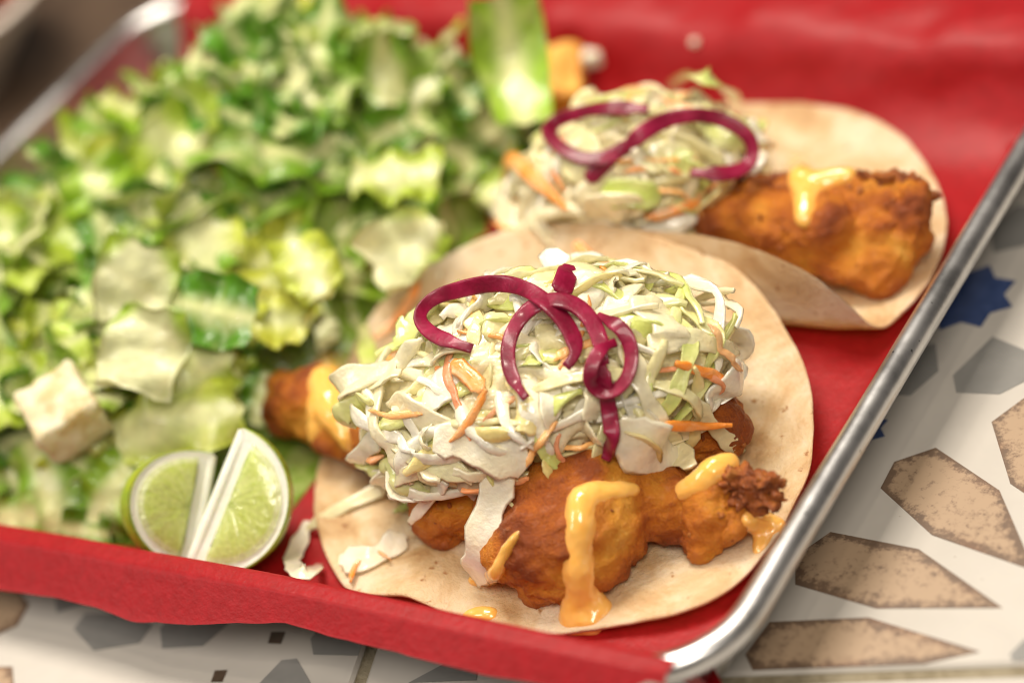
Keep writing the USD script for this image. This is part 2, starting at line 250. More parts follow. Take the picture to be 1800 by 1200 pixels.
# ------------------------------------------------------------------ sheet pan
W, D, RC = .33, .24, .028
def ring(s, n=14):
    r = max(RC - s, .002); P = []
    for cx, cy, a0 in ((W - RC, RC, -90), (W - RC, D - RC, 0), (RC, D - RC, 90), (RC, RC, 180)):
        for a in np.radians(np.linspace(a0, a0 + 90, n)): P.append((cx + r * math.cos(a), cy + r * math.sin(a)))
    P = np.array(P); out = []
    for k in range(len(P)):                       # extra points along the straights
        q = P[(k + 1) % len(P)]; m = 12 if (k + 1) % n == 0 else 1
        out += [P[k] + (q - P[k]) * t / m for t in range(m)]
    return np.array(out)
def loft(profile):
    rows = [np.c_[ring(s), np.full(len(ring(s)), z)] for s, z in profile]; n = len(rows[0]); v = np.vstack(rows); f = []
    for a in range(len(rows) - 1):
        k = np.arange(n); k2 = (k + 1) % n; f += [np.stack([a * n + k, a * n + k2, (a + 1) * n + k2], 1), np.stack([a * n + k, (a + 1) * n + k2, (a + 1) * n + k], 1)]
    return v, np.vstack(f)
def warp(v):                                     # the thin pan sags a little at the left of its front edge
    v = np.array(v, float); v[..., 2] -= .0042 * np.clip((.215 - v[..., 0]) / .10, 0, 1) * np.clip((.03 - v[..., 1]) / .02, 0, 1) * np.clip((v[..., 2] - .004) / .015, 0, 1); return v
pan = thing('sheet_pan', 'scuffed aluminium sheet pan with rolled rim lined with red paper', 'tray', (W / 2, D / 2, 0))
bead = [(.0046 - .0034 * math.cos(a), .0226 + .0034 * math.sin(a)) for a in np.linspace(-1.9, math.pi * .86, 18)]
v, f = loft(bead + [(.0079, .0222), (.0084, .0205)]); v[:, 2] += .0003 * (noise(v * 60) - .5)
part(pan, 'rolled_rim', (warp(v), f), 'aluminium')
prof = [(.0083, .0206), (.0108, .0135), (.0132, .0075), (.0142, .0048), (.0160, .0034), (.0190, .0030)]
v, f = loft(prof + [(s, z - .0011) for s, z in prof[::-1]]); part(pan, 'side_wall', (warp(v), f), 'aluminium')
r0 = ring(.0185); n = len(r0); v = np.vstack([np.c_[r0, np.full(n, .0029)], [[W / 2, D / 2, .0029]], np.c_[r0, np.full(n, .0016)], [[W / 2, D / 2, .0016]]]); k = np.arange(n); k2 = (k + 1) % n
part(pan, 'pan_floor', (v, np.vstack([np.stack([k, k2, 0 * k + n], 1), np.stack([k2 + n + 1, k + n + 1, 0 * k + 2 * n + 1], 1), np.stack([k, k + n + 1, k2], 1), np.stack([k2, k + n + 1, k2 + n + 1], 1)])), 'aluminium', smooth=False)

# ------------------------------------------------------------------ red paper liner
pp = np.array([(-.0070, .0165), (-.0038, .0197), (.0003, .0238), (.0032, .0267), (.0078, .0268), (.0110, .0218), (.0125, .0170), (.0158, .0090), (.0195, .0052), (.026, .0044), (.06, .0042), (.12, .0042), (.19, .0042), (.2105, .0046), (.2185, .0085), (.2245, .0170), (.2300, .0262), (.2365, .0285), (.2440, .0288), (.254, .0280), (.266, .0255)])
tt = np.r_[0, np.cumsum(np.linalg.norm(np.diff(pp, axis=0), axis=1))]; tq = np.linspace(0, tt[-1], 240); pl_ = np.stack([np.interp(tq, tt, pp[:, k]) for k in (0, 1)], 1); sm = spline(np.c_[pp, 0 * pp[:, 0]], 240)[:, :2]; wq = np.clip((sm[:, 0] - .05) / .02, 0, 1)[:, None]; prof_p = pl_ * (1 - wq) + sm * wq
xs = np.linspace(.0185, .3185, 150); u = np.linspace(0, 1, 240)
P = np.zeros((150, 240, 3)); P[..., 0] = xs[:, None]; P[..., 1:] = prof_p[None]
frontw = np.clip(1 - u / .05, 0, 1)[None]; HP = []
for hx, hy in [(0, 1020), (80, 1032), (160, 1052), (230, 1083), (330, 1091), (400, 1090), (500, 1096), (600, 1122), (740, 1157), (880, 1190), (1000, 1212), (1110, 1212), (1140, 1196)]:
    zs = np.linspace(.004, .026, 90); ys = np.array([at(hx, hy, z_)[1] for z_ in zs]); k_ = np.argmin(abs(ys - zs + .0235)); HP.append((at(hx, hy, zs[k_])[0], zs[k_]))
HP = np.array(HP); hem = np.interp(xs, HP[:, 0], HP[:, 1])[:, None] - .0165 + .0004 * (fbm(np.c_[xs * 160, xs * 0, xs * 0], 3, 3) - .5)[:, None]
P[..., 2] += frontw * hem; P[..., 1] += frontw * hem; P[..., 1] += frontw * -.0006 * (noise(np.c_[xs * 45, xs * 0, xs * 0], 5) - .5)[:, None]
Y = P[..., 1]; back = np.clip((Y - .205) / .02, 0, 1); front = np.clip((.018 - Y) / .01, 0, 1); q = P * [1, 1, 1.0]
P[..., 2] -= 0.0003 * np.clip((.19 - P[..., 0]) / .08, 0, 1) * np.clip((.012 - Y) / .006, 0, 1); cr = (fbm(q * 34, 3, 9) - .5); P[..., 2] += cr * (.0010 + .0058 * back) * (1 - .4 * front); P[..., 1] += back * (fbm(q * 28 + 4, 3, 2) - .5) * .006
cre = back * np.clip((.2285 - Y) / .004, 0, 1) * np.exp(-((P[..., 0] - .1705 + (Y - .225) * .25) / .0042) ** 2); P[..., 2] -= .0035 * cre; P[..., 1] += .003 * cre
edge = np.clip((P[..., 0] - .309) / .0095, 0, 1); flat = (Y > .02) & (Y < .215); P[..., 2] += np.where(flat, .0085 * edge ** 1.8, 0) - .008 * edge * np.clip((Y - .236) / .02, 0, 1); P[..., 0] -= np.where(flat, .0022 * edge, 0)
P[..., 2] = np.maximum(P[..., 2], np.where(flat, .0036, -1)); rim_z = .0264 * np.clip(1 - ((Y - .2354) / .0075) ** 2, 0, 1) ** .5; P[..., 2] = np.where(Y > .228, np.maximum(P[..., 2], rim_z), P[..., 2]); P = warp(P)
liner = thing('paper_liner', 'red paper sheet lining the metal pan and lapping over its front rim', 'paper liner', (.17, .12, .004))
part(liner, 'sheet', solid_sheet(P, .00012), 'paper')
PAPER = trimesh.Trimesh(P.reshape(-1, 3), grid_faces(150, 240), process=False)

# ------------------------------------------------------------------ tortillas
C1 = np.array([.2485, .0800])
edge1 = np.array([at(*e) for e in [(950, 1115, .0062), (880, 1103, .0056), (790, 1085, .0056), (715, 1050, .0085), (655, 1047, .0075), (610, 1035, .0058), (575, 980, .0070), (556, 890, .0075), (570, 800, .0065), (600, 680, .013), (640, 580, .020), (760, 470, .026), (870, 418, .030), (950, 400, .031),
        (1050, 398, .031), (1130, 410, .030), (1200, 430, .028), (1270, 457, .0255), (1340, 522, .021), (1390, 592, .0175), (1420, 662, .0145), (1431, 740, .012), (1420, 840, .010), (1390, 905, .0090), (1340, 985, .0085), (1280, 1040, .0085), (1200, 1080, .0075), (1080, 1105, .0065)]])
def disc_mesh(edge, C, z0, nr, nt, power, wav, th, seed):
    a = np.arctan2(edge[:, 1] - C[1], edge[:, 0] - C[0]); o = np.argsort(a); a, e = a[o], edge[o]; a = np.r_[a, a[0] + 2 * np.pi]; e = np.vstack([e, e[:1]])
    cs = CubicSpline(a, e, bc_type='periodic'); t = np.linspace(a[0], a[-1], nt, endpoint=False); B = cs(t); s = np.linspace(0, 1, nr)
    P = np.zeros((nr, nt, 3)); P[..., :2] = C + (B[None, :, :2] - C) * s[:, None, None]; P[..., 2] = z0 + (B[None, :, 2] - z0) * s[:, None] ** power
    P[..., 2] += wav * (fbm(P * 55, 3, seed) - .35) * s[:, None] ** .5 + .0007 * (fbm(P * 190, 3, seed + 1) - .5); P[..., :2] += (.0009 * (fbm(P[-1:] * 120, 2, seed + 3) - .5) * s[:, None])[..., None]
    n = nr * nt; thk = th * np.minimum(1, .45 + 3 * (1 - s)); top, bot = P.copy(), P.copy(); top[..., 2] += thk[:, None] / 2; bot[..., 2] -= thk[:, None] / 2
    i, j = np.meshgrid(np.arange(nr - 1), np.arange(nt), indexing='ij'); j2 = (j + 1) % nt
    f = np.vstack([np.stack([i * nt + j, (i + 1) * nt + j, (i + 1) * nt + j2], -1).reshape(-1, 3), np.stack([i * nt + j, (i + 1) * nt + j2, i * nt + j2], -1).reshape(-1, 3)])
    k = np.arange(nt) + (nr - 1) * nt; k2 = (np.arange(nt) + 1) % nt + (nr - 1) * nt
    return np.vstack([top.reshape(-1, 3), bot.reshape(-1, 3)]), np.vstack([f, f[:, ::-1] + n, np.stack([k, k + n, k2], 1), np.stack([k2, k + n, k2 + n], 1)])
t1 = disc_mesh(edge1, C1, .0062, 70, 260, 2.2, .0030, .0019, 4)
tor = thing('tortilla', 'pale corn tortilla open flat under the front fish taco', 'tortilla', (C1[0], C1[1], .0062)); part(tor, 'flatbread', t1, 'tortilla')
T1 = trimesh.Trimesh(*t1, process=False)
C2, R2, YF, RB = np.array([.2468, .1528]), .0645, .1375, .007
def bend2(P):
    """Folds the front of the second tortilla up along y = YF."""
    Q = P.copy(); s = YF - P[..., 1]; ang = np.clip(s / RB, 0, 1.45); over = np.maximum(s - RB * 1.45, 0); cap = .0185; over = cap * np.tanh(over / cap); m = s > 0
    Q[..., 1] = np.where(m, YF - RB * np.sin(ang) - over * math.cos(1.45) + .06 * over, P[..., 1]); Q[..., 2] = np.where(m, P[..., 2] + RB * (1 - np.cos(ang)) + over * math.sin(1.45), P[..., 2])
    return Q
th = np.linspace(0, 2 * np.pi, 240, endpoint=False); rr = R2 * (1 + .012 * np.sin(3 * th + 1) + .008 * np.sin(7 * th)); edge2 = np.c_[C2[0] + rr * np.cos(th), C2[1] + rr * np.sin(th), .0065 + .006 * np.clip(np.sin(th), 0, 1) + .0022 * np.clip(np.cos(th), 0, 1)]
v, f = disc_mesh(edge2, C2, .0062, 70, 240, 3.0, .0016, .0019, 8); v = bend2(v); v[:, 1] += np.clip(v[:, 2] - .012, 0, 1) * .35 * np.sin((v[:, 0] - .21) * 38)
tor2 = thing('tortilla', 'pale corn tortilla folded up at its front under the rear fish taco', 'tortilla', (C2[0], C2[1], .0062)); part(tor2, 'flatbread', (v, f), 'tortilla')
T2 = trimesh.Trimesh(v, f, process=False)

# ------------------------------------------------------------------ fried fish
FISH = []
def crumbs(root, t, seed):
    r_ = np.random.default_rng(seed + 77); prob = t.area_faces / t.area; vs, fs, n_ = [], [], 0
    for i in r_.choice(len(t.faces), 26, p=prob):
        s_ = trimesh.creation.icosphere(1); q_ = s_.vertices * r_.uniform(.0003, .0008) * r_.uniform(.6, 1.3, 3) * (1 + .5 * (noise(s_.vertices * 2 + i, 2) - .5))[:, None]
        vs.append(q_ + t.triangles_center[i]); fs.append(s_.faces + n_); n_ += len(q_)
    part(root, 'batter_crumbs', (np.vstack(vs), np.vstack(fs)), 'crisp_batter', kind='stuff')
def fish(label, cs, crisp=(), edge=.0011, seed=0, amps=((110, .0013), (800, .0005)), billow=((105, .0010), (360, .0005)), hulls=(), group='fried fish strips'):
    cs = [[(at(x, y, z), r) for x, y, z, r in ch] for ch in cs]; hulls = [[(at(x, y, z), r) for x, y, z, r in ch] for ch in hulls]; t = displace(chains(cs, edge, 6, 16, hulls), amps, seed, billow); c = t.vertices.mean(0); tn = np.clip(.205 + t.metadata['d'] / .0042 * .30, 0, .42)
    th_ = thing('fried_fish', label, 'fried fish', (c[0], c[1], t.vertices[:, 2].min()), group); part(th_, 'battered_fillet', t, 'fried_batter', tint=np.repeat(tn[:, None], 3, 1)); crumbs(th_, t, seed); FISH.append(t)
    for ch in crisp:
        k = displace(chains([[(at(x, y, z), r) for x, y, z, r in ch]], .0006, 4, 12), ((1300, .0005),), seed + 5, ((420, .0013), (1000, .0006))); part(th_, 'crisp_batter_scrap', k, 'crisp_batter'); FISH.append(k)
    return th_
fish('broad golden battered fish piece at front of nearer taco, sauce running down it', [[(925, 965, .0165, .0105), (985, 945, .0185, .0135), (1050, 915, .0195, .0125), (1085, 890, .0200, .0090)], [(905, 905, .018, .0100), (985, 880, .022, .0120), (1060, 850, .024, .0105)], [(1010, 1000, .0135, .0085), (950, 1005, .0125, .0080), (1040, 980, .015, .0090)],
     [(1060, 870, .021, .0100), (1140, 890, .017, .0085), (1195, 890, .016, .0080)]], seed=1)
fish('dark brown knobbly fish piece left of the broad front piece', [[(775, 915, .0125, .0070), (800, 890, .016, .0085), (850, 865, .018, .0090)], [(835, 920, .013, .0060), (850, 880, .0165, .0080)], [(790, 945, .010, .0038), (800, 915, .012, .005)], [(755, 900, .012, .005), (750, 930, .010, .003)]], seed=12)
fish('narrow fish flake with curled crisp tail beside the pan rim', [[(1262, 835, .0235, .0042), (1262, 850, .022, .0055), (1250, 890, .0185, .0066), (1240, 935, .0140, .0056), (1232, 965, .0108, .0042)], [(1262, 850, .022, .0050), (1290, 880, .0190, .0040), (1278, 925, .0145, .0044)]],
     crisp=[[(1285, 845, .024, .0036), (1308, 842, .0245, .0032), (1328, 852, .0240, .0030)], [(1318, 838, .0255, .0022), (1340, 846, .025, .0026), (1362, 848, .0245, .0026)], [(1322, 862, .0225, .0026), (1345, 874, .0215, .0023), (1366, 878, .0212, .0021)], [(1300, 865, .022, .003), (1322, 880, .0205, .0022), (1340, 884, .020, .0018)]], seed=21, edge=.0009)
fish('long battered fish strip showing at left and under the front slaw', [[(520, 705, .0165, .0085), (560, 715, .0170, .0098), (630, 745, .0170, .0100), (690, 770, .0180, .0100), (800, 780, .0190, .0110), (960, 770, .0200, .0130), (1120, 770, .0195, .0120), (1240, 745, .0190, .0095), (1275, 755, .0185, .0062)], [(500, 680, .0175, .005), (505, 740, .0130, .005)]], seed=33)
fish('thick glossy fish piece hanging over the rear taco beside pan rim', [[(1290, 375, .022, .0085), (1370, 390, .0225, .0090), (1450, 400, .0230, .0100)], [(1300, 345, .0265, .0050), (1390, 338, .0275, .0055)], [(1600, 345, .0275, .0046), (1620, 370, .0230, .0036)]],
     hulls=[[(1612, 350, .0262, .0050), (1602, 405, .0200, .0058), (1546, 496, .0118, .0052), (1500, 462, .0158, .0060), (1400, 432, .0180, .0060), (1400, 345, .0265, .0062), (1500, 338, .0275, .0052)]],
     crisp=[[(1310, 330, .0290, .0030), (1350, 330, .0290, .0038), (1395, 326, .0290, .0034)], [(1500, 322, .0300, .0024), (1560, 318, .0305, .0030), (1606, 330, .0285, .0030), (1626, 352, .0250, .0026)]], seed=41)
fish('smaller fish piece tucked against slaw of the rear taco', [[(1180, 380, .018, .009), (1255, 370, .0225, .0085), (1300, 360, .0235, .0075)]], seed=52)
FISHM = trimesh.util.concatenate(FISH)

# ------------------------------------------------------------------ slaw
CX = unit(np.array([CR[0, 0], CR[1, 0], 0])); CY = np.array([-CX[1], CX[0], 0]); ZZ = np.array([0, 0, 1.0])
def mound(c, rx, ry, rz, seed):
    s = trimesh.creation.icosphere(5); v = s.vertices; q = v * 2.2 + seed
    v = v * (1 + .22 * (fbm(q, 3, seed) - .5))[:, None]
    return trimesh.Trimesh(c + v[:, :1] * rx * CX + v[:, 1:2] * ry * CY + v[:, 2:3] * rz * ZZ, s.faces, process=False)
COLS = [((.93, .84, .54), 4), ((.90, .83, .40), 3), ((.68, .75, .20), 2.4), ((.95, .90, .72), 4), ((.88, .72, .25), .8)]
def pick_col():
    w = np.array([x[1] for x in COLS]); return np.array(COLS[rng.choice(len(COLS), p=w / w.sum())][0])
SHRED, SHM = [], []
def shred(root, pts, nr, w, t, col, cup=0.0, name='cabbage_shred', end=.35):
    n = len(pts); prof = np.clip(np.minimum(np.linspace(0, 1, n), np.linspace(1, 0, n)) / .12, end, 1)
    wv = w * prof * (1 + .75 * (noise(pts * 210, 3) - .5)); m = ribbon(pts, nr, wv, t, k=10 if name != 'carrot_shred' else 8, p=2.3, cup=cup); m = (m[0] + (noise(m[0] * 380, 7) - .5)[:, None] * .0005, m[1]); SHM.append(trimesh.Trimesh(*m, process=False))
    tint = np.repeat(np.r_[np.repeat(1 + .16 * (noise(pts * 150, 8) - .5), (len(m[0]) - 2) // n), 1, 1][:, None] * col, 1, 1)
    return part(root, name, m, 'carrot' if name == 'carrot_shred' else 'slaw', tint=np.clip(tint, 0, 1))
def slaw(label, loc, mnd, n_cab, n_car, seed, thin):
    root = thing('coleslaw', label, 'coleslaw', loc, 'creamy coleslaw heaps on the tacos')
    core = trimesh.Trimesh(mnd.centroid + (mnd.vertices - mnd.centroid) * .93, mnd.faces, process=False)
    core = displace(core, ((260, .0035), (700, .0012)), seed); part(root, 'dressed_core', core, 'slaw', tint=np.tile([.90, .80, .48], (len(core.vertices), 1)))
    fc = mnd.triangles_center; up = mnd.face_normals @ unit(np.array([.30, -.42, .75])); wgt = np.where(up > -.25, mnd.area_faces, 0); wgt = wgt / wgt.sum()
    def strand(L, layer, n):
        """A limp path wandering over the heap."""
        i = rng.choice(len(fc), p=wgt); rel = fc[i] - mnd.centroid; R3 = mnd.metadata['r']; u_ = unit(np.array([rel @ CX, rel @ CY, rel[2]]) / R3); hd = rng.uniform(0, 2 * np.pi); e1 = unit(np.cross(u_, [.3, .2, 1])); h = e1 * math.cos(hd) + np.cross(u_, e1) * math.sin(hd)
        turn = rng.normal(0, .5); out, step = [], L / n; ph = rng.uniform(0, 6); amp = rng.uniform(.02, .07)
        for q_ in range(n):
            bump_ = 1 + .34 * (fbm((u_ * 2.2 + seed)[None], 3, seed)[0] - .5) + layer + amp * math.sin(ph + q_ * rng.uniform(.35, .5)); x_ = u_ * R3 * bump_
            w_ = mnd.centroid + x_[0] * CX + x_[1] * CY + x_[2] * ZZ; out.append(w_)
            turn = .8 * turn + rng.normal(0, .10); h = unit(h + turn * .28 * np.cross(u_, h) + np.array([0, 0, -.06])); m_ = np.linalg.norm((h - (h @ u_) * u_) * R3); u_ = unit(u_ + (h - (h @ u_) * u_) * step / m_)
            h = unit(h - (h @ u_) * u_)
        P_ = np.array(out); P_[1:-1] = .25 * P_[:-2] + .5 * P_[1:-1] + .25 * P_[2:]; rel = P_ - mnd.centroid; nn = unit(np.stack([rel @ CX, rel @ CY, rel[:, 2]], 1) / R3 ** 2); P_[:, 2] = np.maximum(P_[:, 2], .0085)
        return P_, unit(nn[:, :1] * CX + nn[:, 1:2] * CY + nn[:, 2:] * ZZ)
    for k in range(n_cab + n_car):
        car = k >= n_cab; kind = rng.choice(3, p=[.30, .44, .26]); L = rng.uniform(.012, .028) if car else (rng.uniform(.022, .050), rng.uniform(.016, .034), rng.uniform(.012, .022))[kind]
        for try_ in range(6):
          P_, nn = strand(L, rng.uniform(-.05, .08) if not car else rng.uniform(0, .09), 22); d_ = unit(np.diff(P_, axis=0))
          if (d_[1:] * d_[:-1]).sum(1).min() > .80: break
        S = unit(np.cross(np.gradient(P_, axis=0), nn)); tw = rng.normal(0, .8); tilt = rng.normal(0, .45) + tw * np.linspace(-1, 1, 22); nr = nn * np.cos(tilt)[:, None] + S * np.sin(tilt)[:, None]
        if car: shred(root, P_, nr, rng.uniform(.0012, .0021), rng.uniform(.0009, .0013), np.array([.92, .33, .07]) * rng.uniform(.9, 1.1) + [0, rng.uniform(0, .16), rng.uniform(0, .12)], name='carrot_shred', end=.2)
        else: shred(root, P_, nr, (rng.uniform(.0022, .0036), rng.uniform(.0034, .0056), rng.uniform(.0065, .0105))[kind], rng.uniform(.0012, .0018), pick_col(), cup=rng.normal(0, .16))
    return root
mc1 = at(962, 672, .0340); m1 = mound(mc1, .0455, .0285, .0225, 3); m1.metadata['r'] = np.array([.0455, .0285, .0225])
slaw1 = slaw('creamy shredded cabbage and carrot slaw heaped on the front taco', (mc1[0], mc1[1], .02), m1, 185, 28, 5, 1)
mc2 = at(1115, 312, .0300); m2 = mound(mc2, .0330, .0205, .0200, 6); m2.metadata['r'] = np.array([.0330, .0205, .0200])
slaw2 = slaw('creamy cabbage slaw heaped on the rear taco behind the first', (mc2[0], mc2[1], .015), m2, 120, 22, 9, 1)
SL = trimesh.util.concatenate([m1, m2, FISHM, T1, T2, PAPER])
def traced(pts, mesh, off, n=26, sm=True):
    H = [hit(x, y, mesh) for x, y, *_ in pts]; P = np.array([h[0] + unit(.5 * h[1] + .5 * np.array([.35, -.4, .8])) * (off + (p[2] if len(p) > 2 else 0)) for h, p in zip(H, pts)]); N = unit(np.array([.4 * h[1] + .6 * -ray(*p[:2]) for h, p in zip(H, pts)]))
    if sm and len(P) > 3: P[1:-1] = .25 * P[:-2] + .5 * P[1:-1] + .25 * P[2:]
    Q = spline(np.c_[P, N], n); return Q[:, :3], unit(Q[:, 3:])
WHITE, PALE, GREEN, CAR = np.array([.94, .88, .68]), np.array([.90, .84, .48]), np.array([.54, .66, .12]), np.array([.90, .27, .03])
for root, pts, w, t, col, cup, nm, off in [
    (slaw1, [(892, 822), (876, 870), (862, 925), (848, 985), (838, 1026)], .0078, .0011, WHITE, .08, 'cabbage_shred', .0022),
    (slaw1, [(772, 770), (840, 778), (905, 800), (925, 818)], .0105, .0012, WHITE, .05, 'cabbage_shred', .0028),
    (slaw1, [(1085, 745), (1130, 770), (1180, 790)], .0115, .0012, WHITE, .06, 'cabbage_shred', .0045),
    (slaw1, [(1150, 752), (1192, 780), (1215, 840)], .0060, .0012, PALE, .1, 'cabbage_shred', .0040),
    (slaw1, [(1212, 700), (1250, 745), (1295, 790), (1308, 798)], .0042, .0014, PALE, .1, 'cabbage_shred', .0020),
    (slaw1, [(1170, 600), (1220, 600), (1262, 618), (1288, 628)], .0045, .0016, PALE, .1, 'cabbage_shred', .0020),
    (slaw1, [(790, 840), (770, 870), (742, 905), (732, 918)], .0034, .0012, WHITE, .1, 'cabbage_shred', .0030),
    (slaw1, [(690, 760), (735, 805), (800, 822), (838, 838)], .0060, .0014, PALE, .1, 'cabbage_shred', .0020),
    (slaw1, [(640, 580), (655, 650), (670, 720), (690, 770)], .0058, .0013, GREEN, .12, 'cabbage_shred', .0015),
    (slaw1, [(860, 690), (845, 725), (818, 765), (800, 778)], .0021, .0013, CAR, 0, 'carrot_shred', .0035),
    (slaw1, [(1145, 748), (1190, 742), (1240, 746), (1278, 745)], .0023, .0014, CAR, 0, 'carrot_shred', .0050),
    (slaw1, [(1185, 640), (1225, 655), (1270, 668)], .0022, .0012, CAR, 0, 'carrot_shred', .0025),
    (slaw1, [(740, 500), (720, 540), (690, 580), (660, 600)], .0024, .0012, CAR, 0, 'carrot_shred', .002),
    (slaw1, [(800, 640), (830, 665), (850, 690)], .0042, .0013, CAR * [1, 1.15, 1.6], 0, 'carrot_shred', .0015),
    (slaw1, [(1015, 430), (1035, 455), (1060, 480)], .0048, .0013, CAR * [1, 1.15, 1.6], 0, 'carrot_shred', .0015),
    (slaw2, [(1135, 382), (1180, 372), (1225, 355)], .0026, .0013, CAR * [1, 1.1, 1.4], 0, 'carrot_shred', .002),
    (slaw2, [(905, 350), (960, 330), (1000, 370)], .0040, .0013, CAR * [1, 1.2, 1.8], 0, 'carrot_shred', .002),
    (slaw2, [(1195, 165, .004), (1235, 180, .004), (1300, 195)], .0062, .0013, GREEN, .15, 'cabbage_shred', .004),
    (slaw2, [(1060, 345), (1110, 340), (1160, 350)], .0065, .0013, GREEN, .15, 'cabbage_shred', .002)]:
    P_, N_ = traced(pts, SL, off, 14); shred(root, P_, N_, w, t, col, cup, nm, .5)
# loose bits lying apart from the heaps
for label, pts, w, col, nm, cat in [
    ('curled pale cabbage scrap on red paper between lime and front tortilla', [(545, 925), (530, 965), (505, 1010), (535, 1022), (565, 1000)], .0048, WHITE, 'cabbage_shred', 'cabbage'),
    ('long thin cabbage shred lying across the left edge of front tortilla', [(545, 935), (590, 905), (640, 880), (690, 860)], .0036, PALE, 'cabbage_shred', 'cabbage'),
    ('broad dressed cabbage scrap on the front tortilla below the dark fish', [(600, 990), (660, 985), (715, 945)], .0062, WHITE, 'cabbage_shred', 'cabbage'),
    ('thin orange carrot shred curling on the left of the front tortilla', [(620, 1030), (630, 990), (655, 965), (690, 990)], .0013, CAR, 'carrot_shred', 'carrot'),
    ('bright green cabbage scrap beside the dark fish on front tortilla', [(695, 905), (715, 895), (728, 870)], .0026, np.array([.35, .60, .06]), 'cabbage_shred', 'cabbage'),
    ('pale cabbage stub lying behind the front slaw near the salad', [(735, 430, .004), (755, 460), (775, 490)], .0060, WHITE, 'cabbage_shred', 'cabbage')]:
    P_, N_ = traced(pts, SL, .0018, 18); r = thing(nm, label, cat, (P_[:, 0].mean(), P_[:, 1].mean(), P_[:, 2].min())); shred(r, P_, N_, w, .0012, col, .1, 'strip', .4)

# ------------------------------------------------------------------ pickled onion
TOP = trimesh.util.concatenate([SL] + SHM)
def laid(pts, off, n):
    """A strip laid over what lies below it: follows the highest bits under it smoothly."""
    q = spline([(p[0], p[1], 0) for p in pts], n)[:, :2]; ex = np.interp(np.linspace(0, 1, n), np.linspace(0, 1, len(pts)), [p[2] if len(p) > 2 else 0 for p in pts])
    r_ = np.array([ray(*p) for p in q]); d = np.array([np.linalg.norm(hit(p[0], p[1], TOP)[0] - CAM) for p in q])
    k = max(2, n // 18); d2 = np.array([np.percentile(d[max(0, i - k):i + k + 1], 4) for i in range(n)])
    g_ = np.exp(-.5 * (np.arange(-2 * k, 2 * k + 1) / k) ** 2); g_ /= g_.sum(); d2 = np.convolve(np.pad(d2, 2 * k, mode='edge'), g_, 'valid')
    return CAM + r_ * (d2 - off - ex)[:, None], unit(np.array([.15, -.2, .5]) - .6 * r_)
def onion(label, pts, w, off=.0009, n=60, t=.0011):
    w = w * 1.12
    P_, N_ = laid(pts, off, n); r = thing('pickled_onion', label, 'pickled onion', (P_[:, 0].mean(), P_[:, 1].mean(), P_[:, 2].min()))
    T_ = unit(np.gradient(P_, axis=0)); B_ = unit(np.cross(T_, N_)); an = 1.5 * (noise(P_ * 45 + 9) - .5)[:, None]; N_ = N_ * np.cos(an) + B_ * np.sin(an)
    prof = np.clip(np.minimum(np.linspace(0, 1, n), np.linspace(1, 0, n)) / .10, .55, 1) ** .8; part(r, 'onion_strip', ribbon(P_, N_, w * prof * (1 + .55 * (noise(P_ * 75) - .5)), t * (1 + .5 * (noise(P_ * 60 + 3) - .5)), 20, 4.0), 'pickled_onion')
onion('magenta onion strip hooked at left of the front slaw', [(830, 613), (790, 600), (752, 580), (738, 556), (755, 530), (800, 511), (850, 500), (905, 502), (950, 524), (985, 556, .001), (1006, 590), (1011, 620), (994, 645)], .0036, off=.0036)
onion('magenta onion strip arching over the middle of the front slaw', [(925, 700), (900, 660), (893, 615), (905, 575), (935, 541, .001), (972, 528, .002), (1010, 536, .002), (1038, 562, .002), (1055, 600, .001), (1062, 640)], .0036, off=.0022)
onion('short magenta onion stub standing behind the arching strip', [(1000, 468, .002), (994, 490, .001), (985, 515)], .0042, n=16)
onion('magenta onion strip looped into a small ring on front slaw', [(1050, 556), (1085, 572, .001), (1106, 602, .001), (1109, 642), (1092, 677, .001), (1064, 690, .001), (1040, 673), (1041, 642, .001), (1060, 612, .002), (1082, 602, .002)], .0031, off=.0026)
onion('magenta onion tail hanging straight down from the small ring', [(1058, 640), (1066, 690), (1073, 735), (1075, 775), (1065, 808)], .0032, off=.0018, n=30)
onion('magenta onion ring open at the left of the rear slaw', [(1140, 192, .002), (1080, 190, .002), (1020, 198, .001), (965, 232), (990, 262), (1040, 280), (1085, 268, .001), (1125, 236, .002)], .0037)
onion('magenta onion strip curling round the right of the rear slaw', [(1085, 272, .002), (1125, 238, .003), (1170, 212, .003), (1230, 203, .003), (1290, 220, .003), (1322, 255, .003), (1318, 285, .002), (1280, 304, .002), (1215, 303)], .0038, off=.0018)
onion('short magenta onion tail pointing down from the rear ring', [(1078, 272, .001), (1050, 300), (1032, 318)], .0040, n=16)

# ------------------------------------------------------------------ chipotle sauce
SURF = trimesh.util.concatenate([FISHM, T1, T2, PAPER])
def sauce(label, cs, flat=.42, mesh=None, edge=.0008, seed=0):
    out = []
    for ch in cs:
        c = []
        for x, y, r in ch:
            hs = [hit(x + a_, y + b_, mesh or SURF) for a_, b_ in ((0, 0), (9, 0), (-9, 0), (0, 9), (0, -9))]; p_ = CAM + ray(x, y) * np.median([np.linalg.norm(h_[0] - CAM) for h_ in hs]); n_ = unit(np.mean([h_[1] for h_ in hs], 0)); c.append((p_ - n_ * r * (.50 if flat else 0), r * 1.2 if flat else r))
        out.append(c)
    t = displace(chains(out, edge, 34, 20), ((300, .0004),), seed); r = thing('sauce_drizzle', label, 'sauce', (t.vertices[:, 0].mean(), t.vertices[:, 1].mean(), t.vertices[:, 2].min())); part(r, 'sauce', t, 'chipotle_sauce')
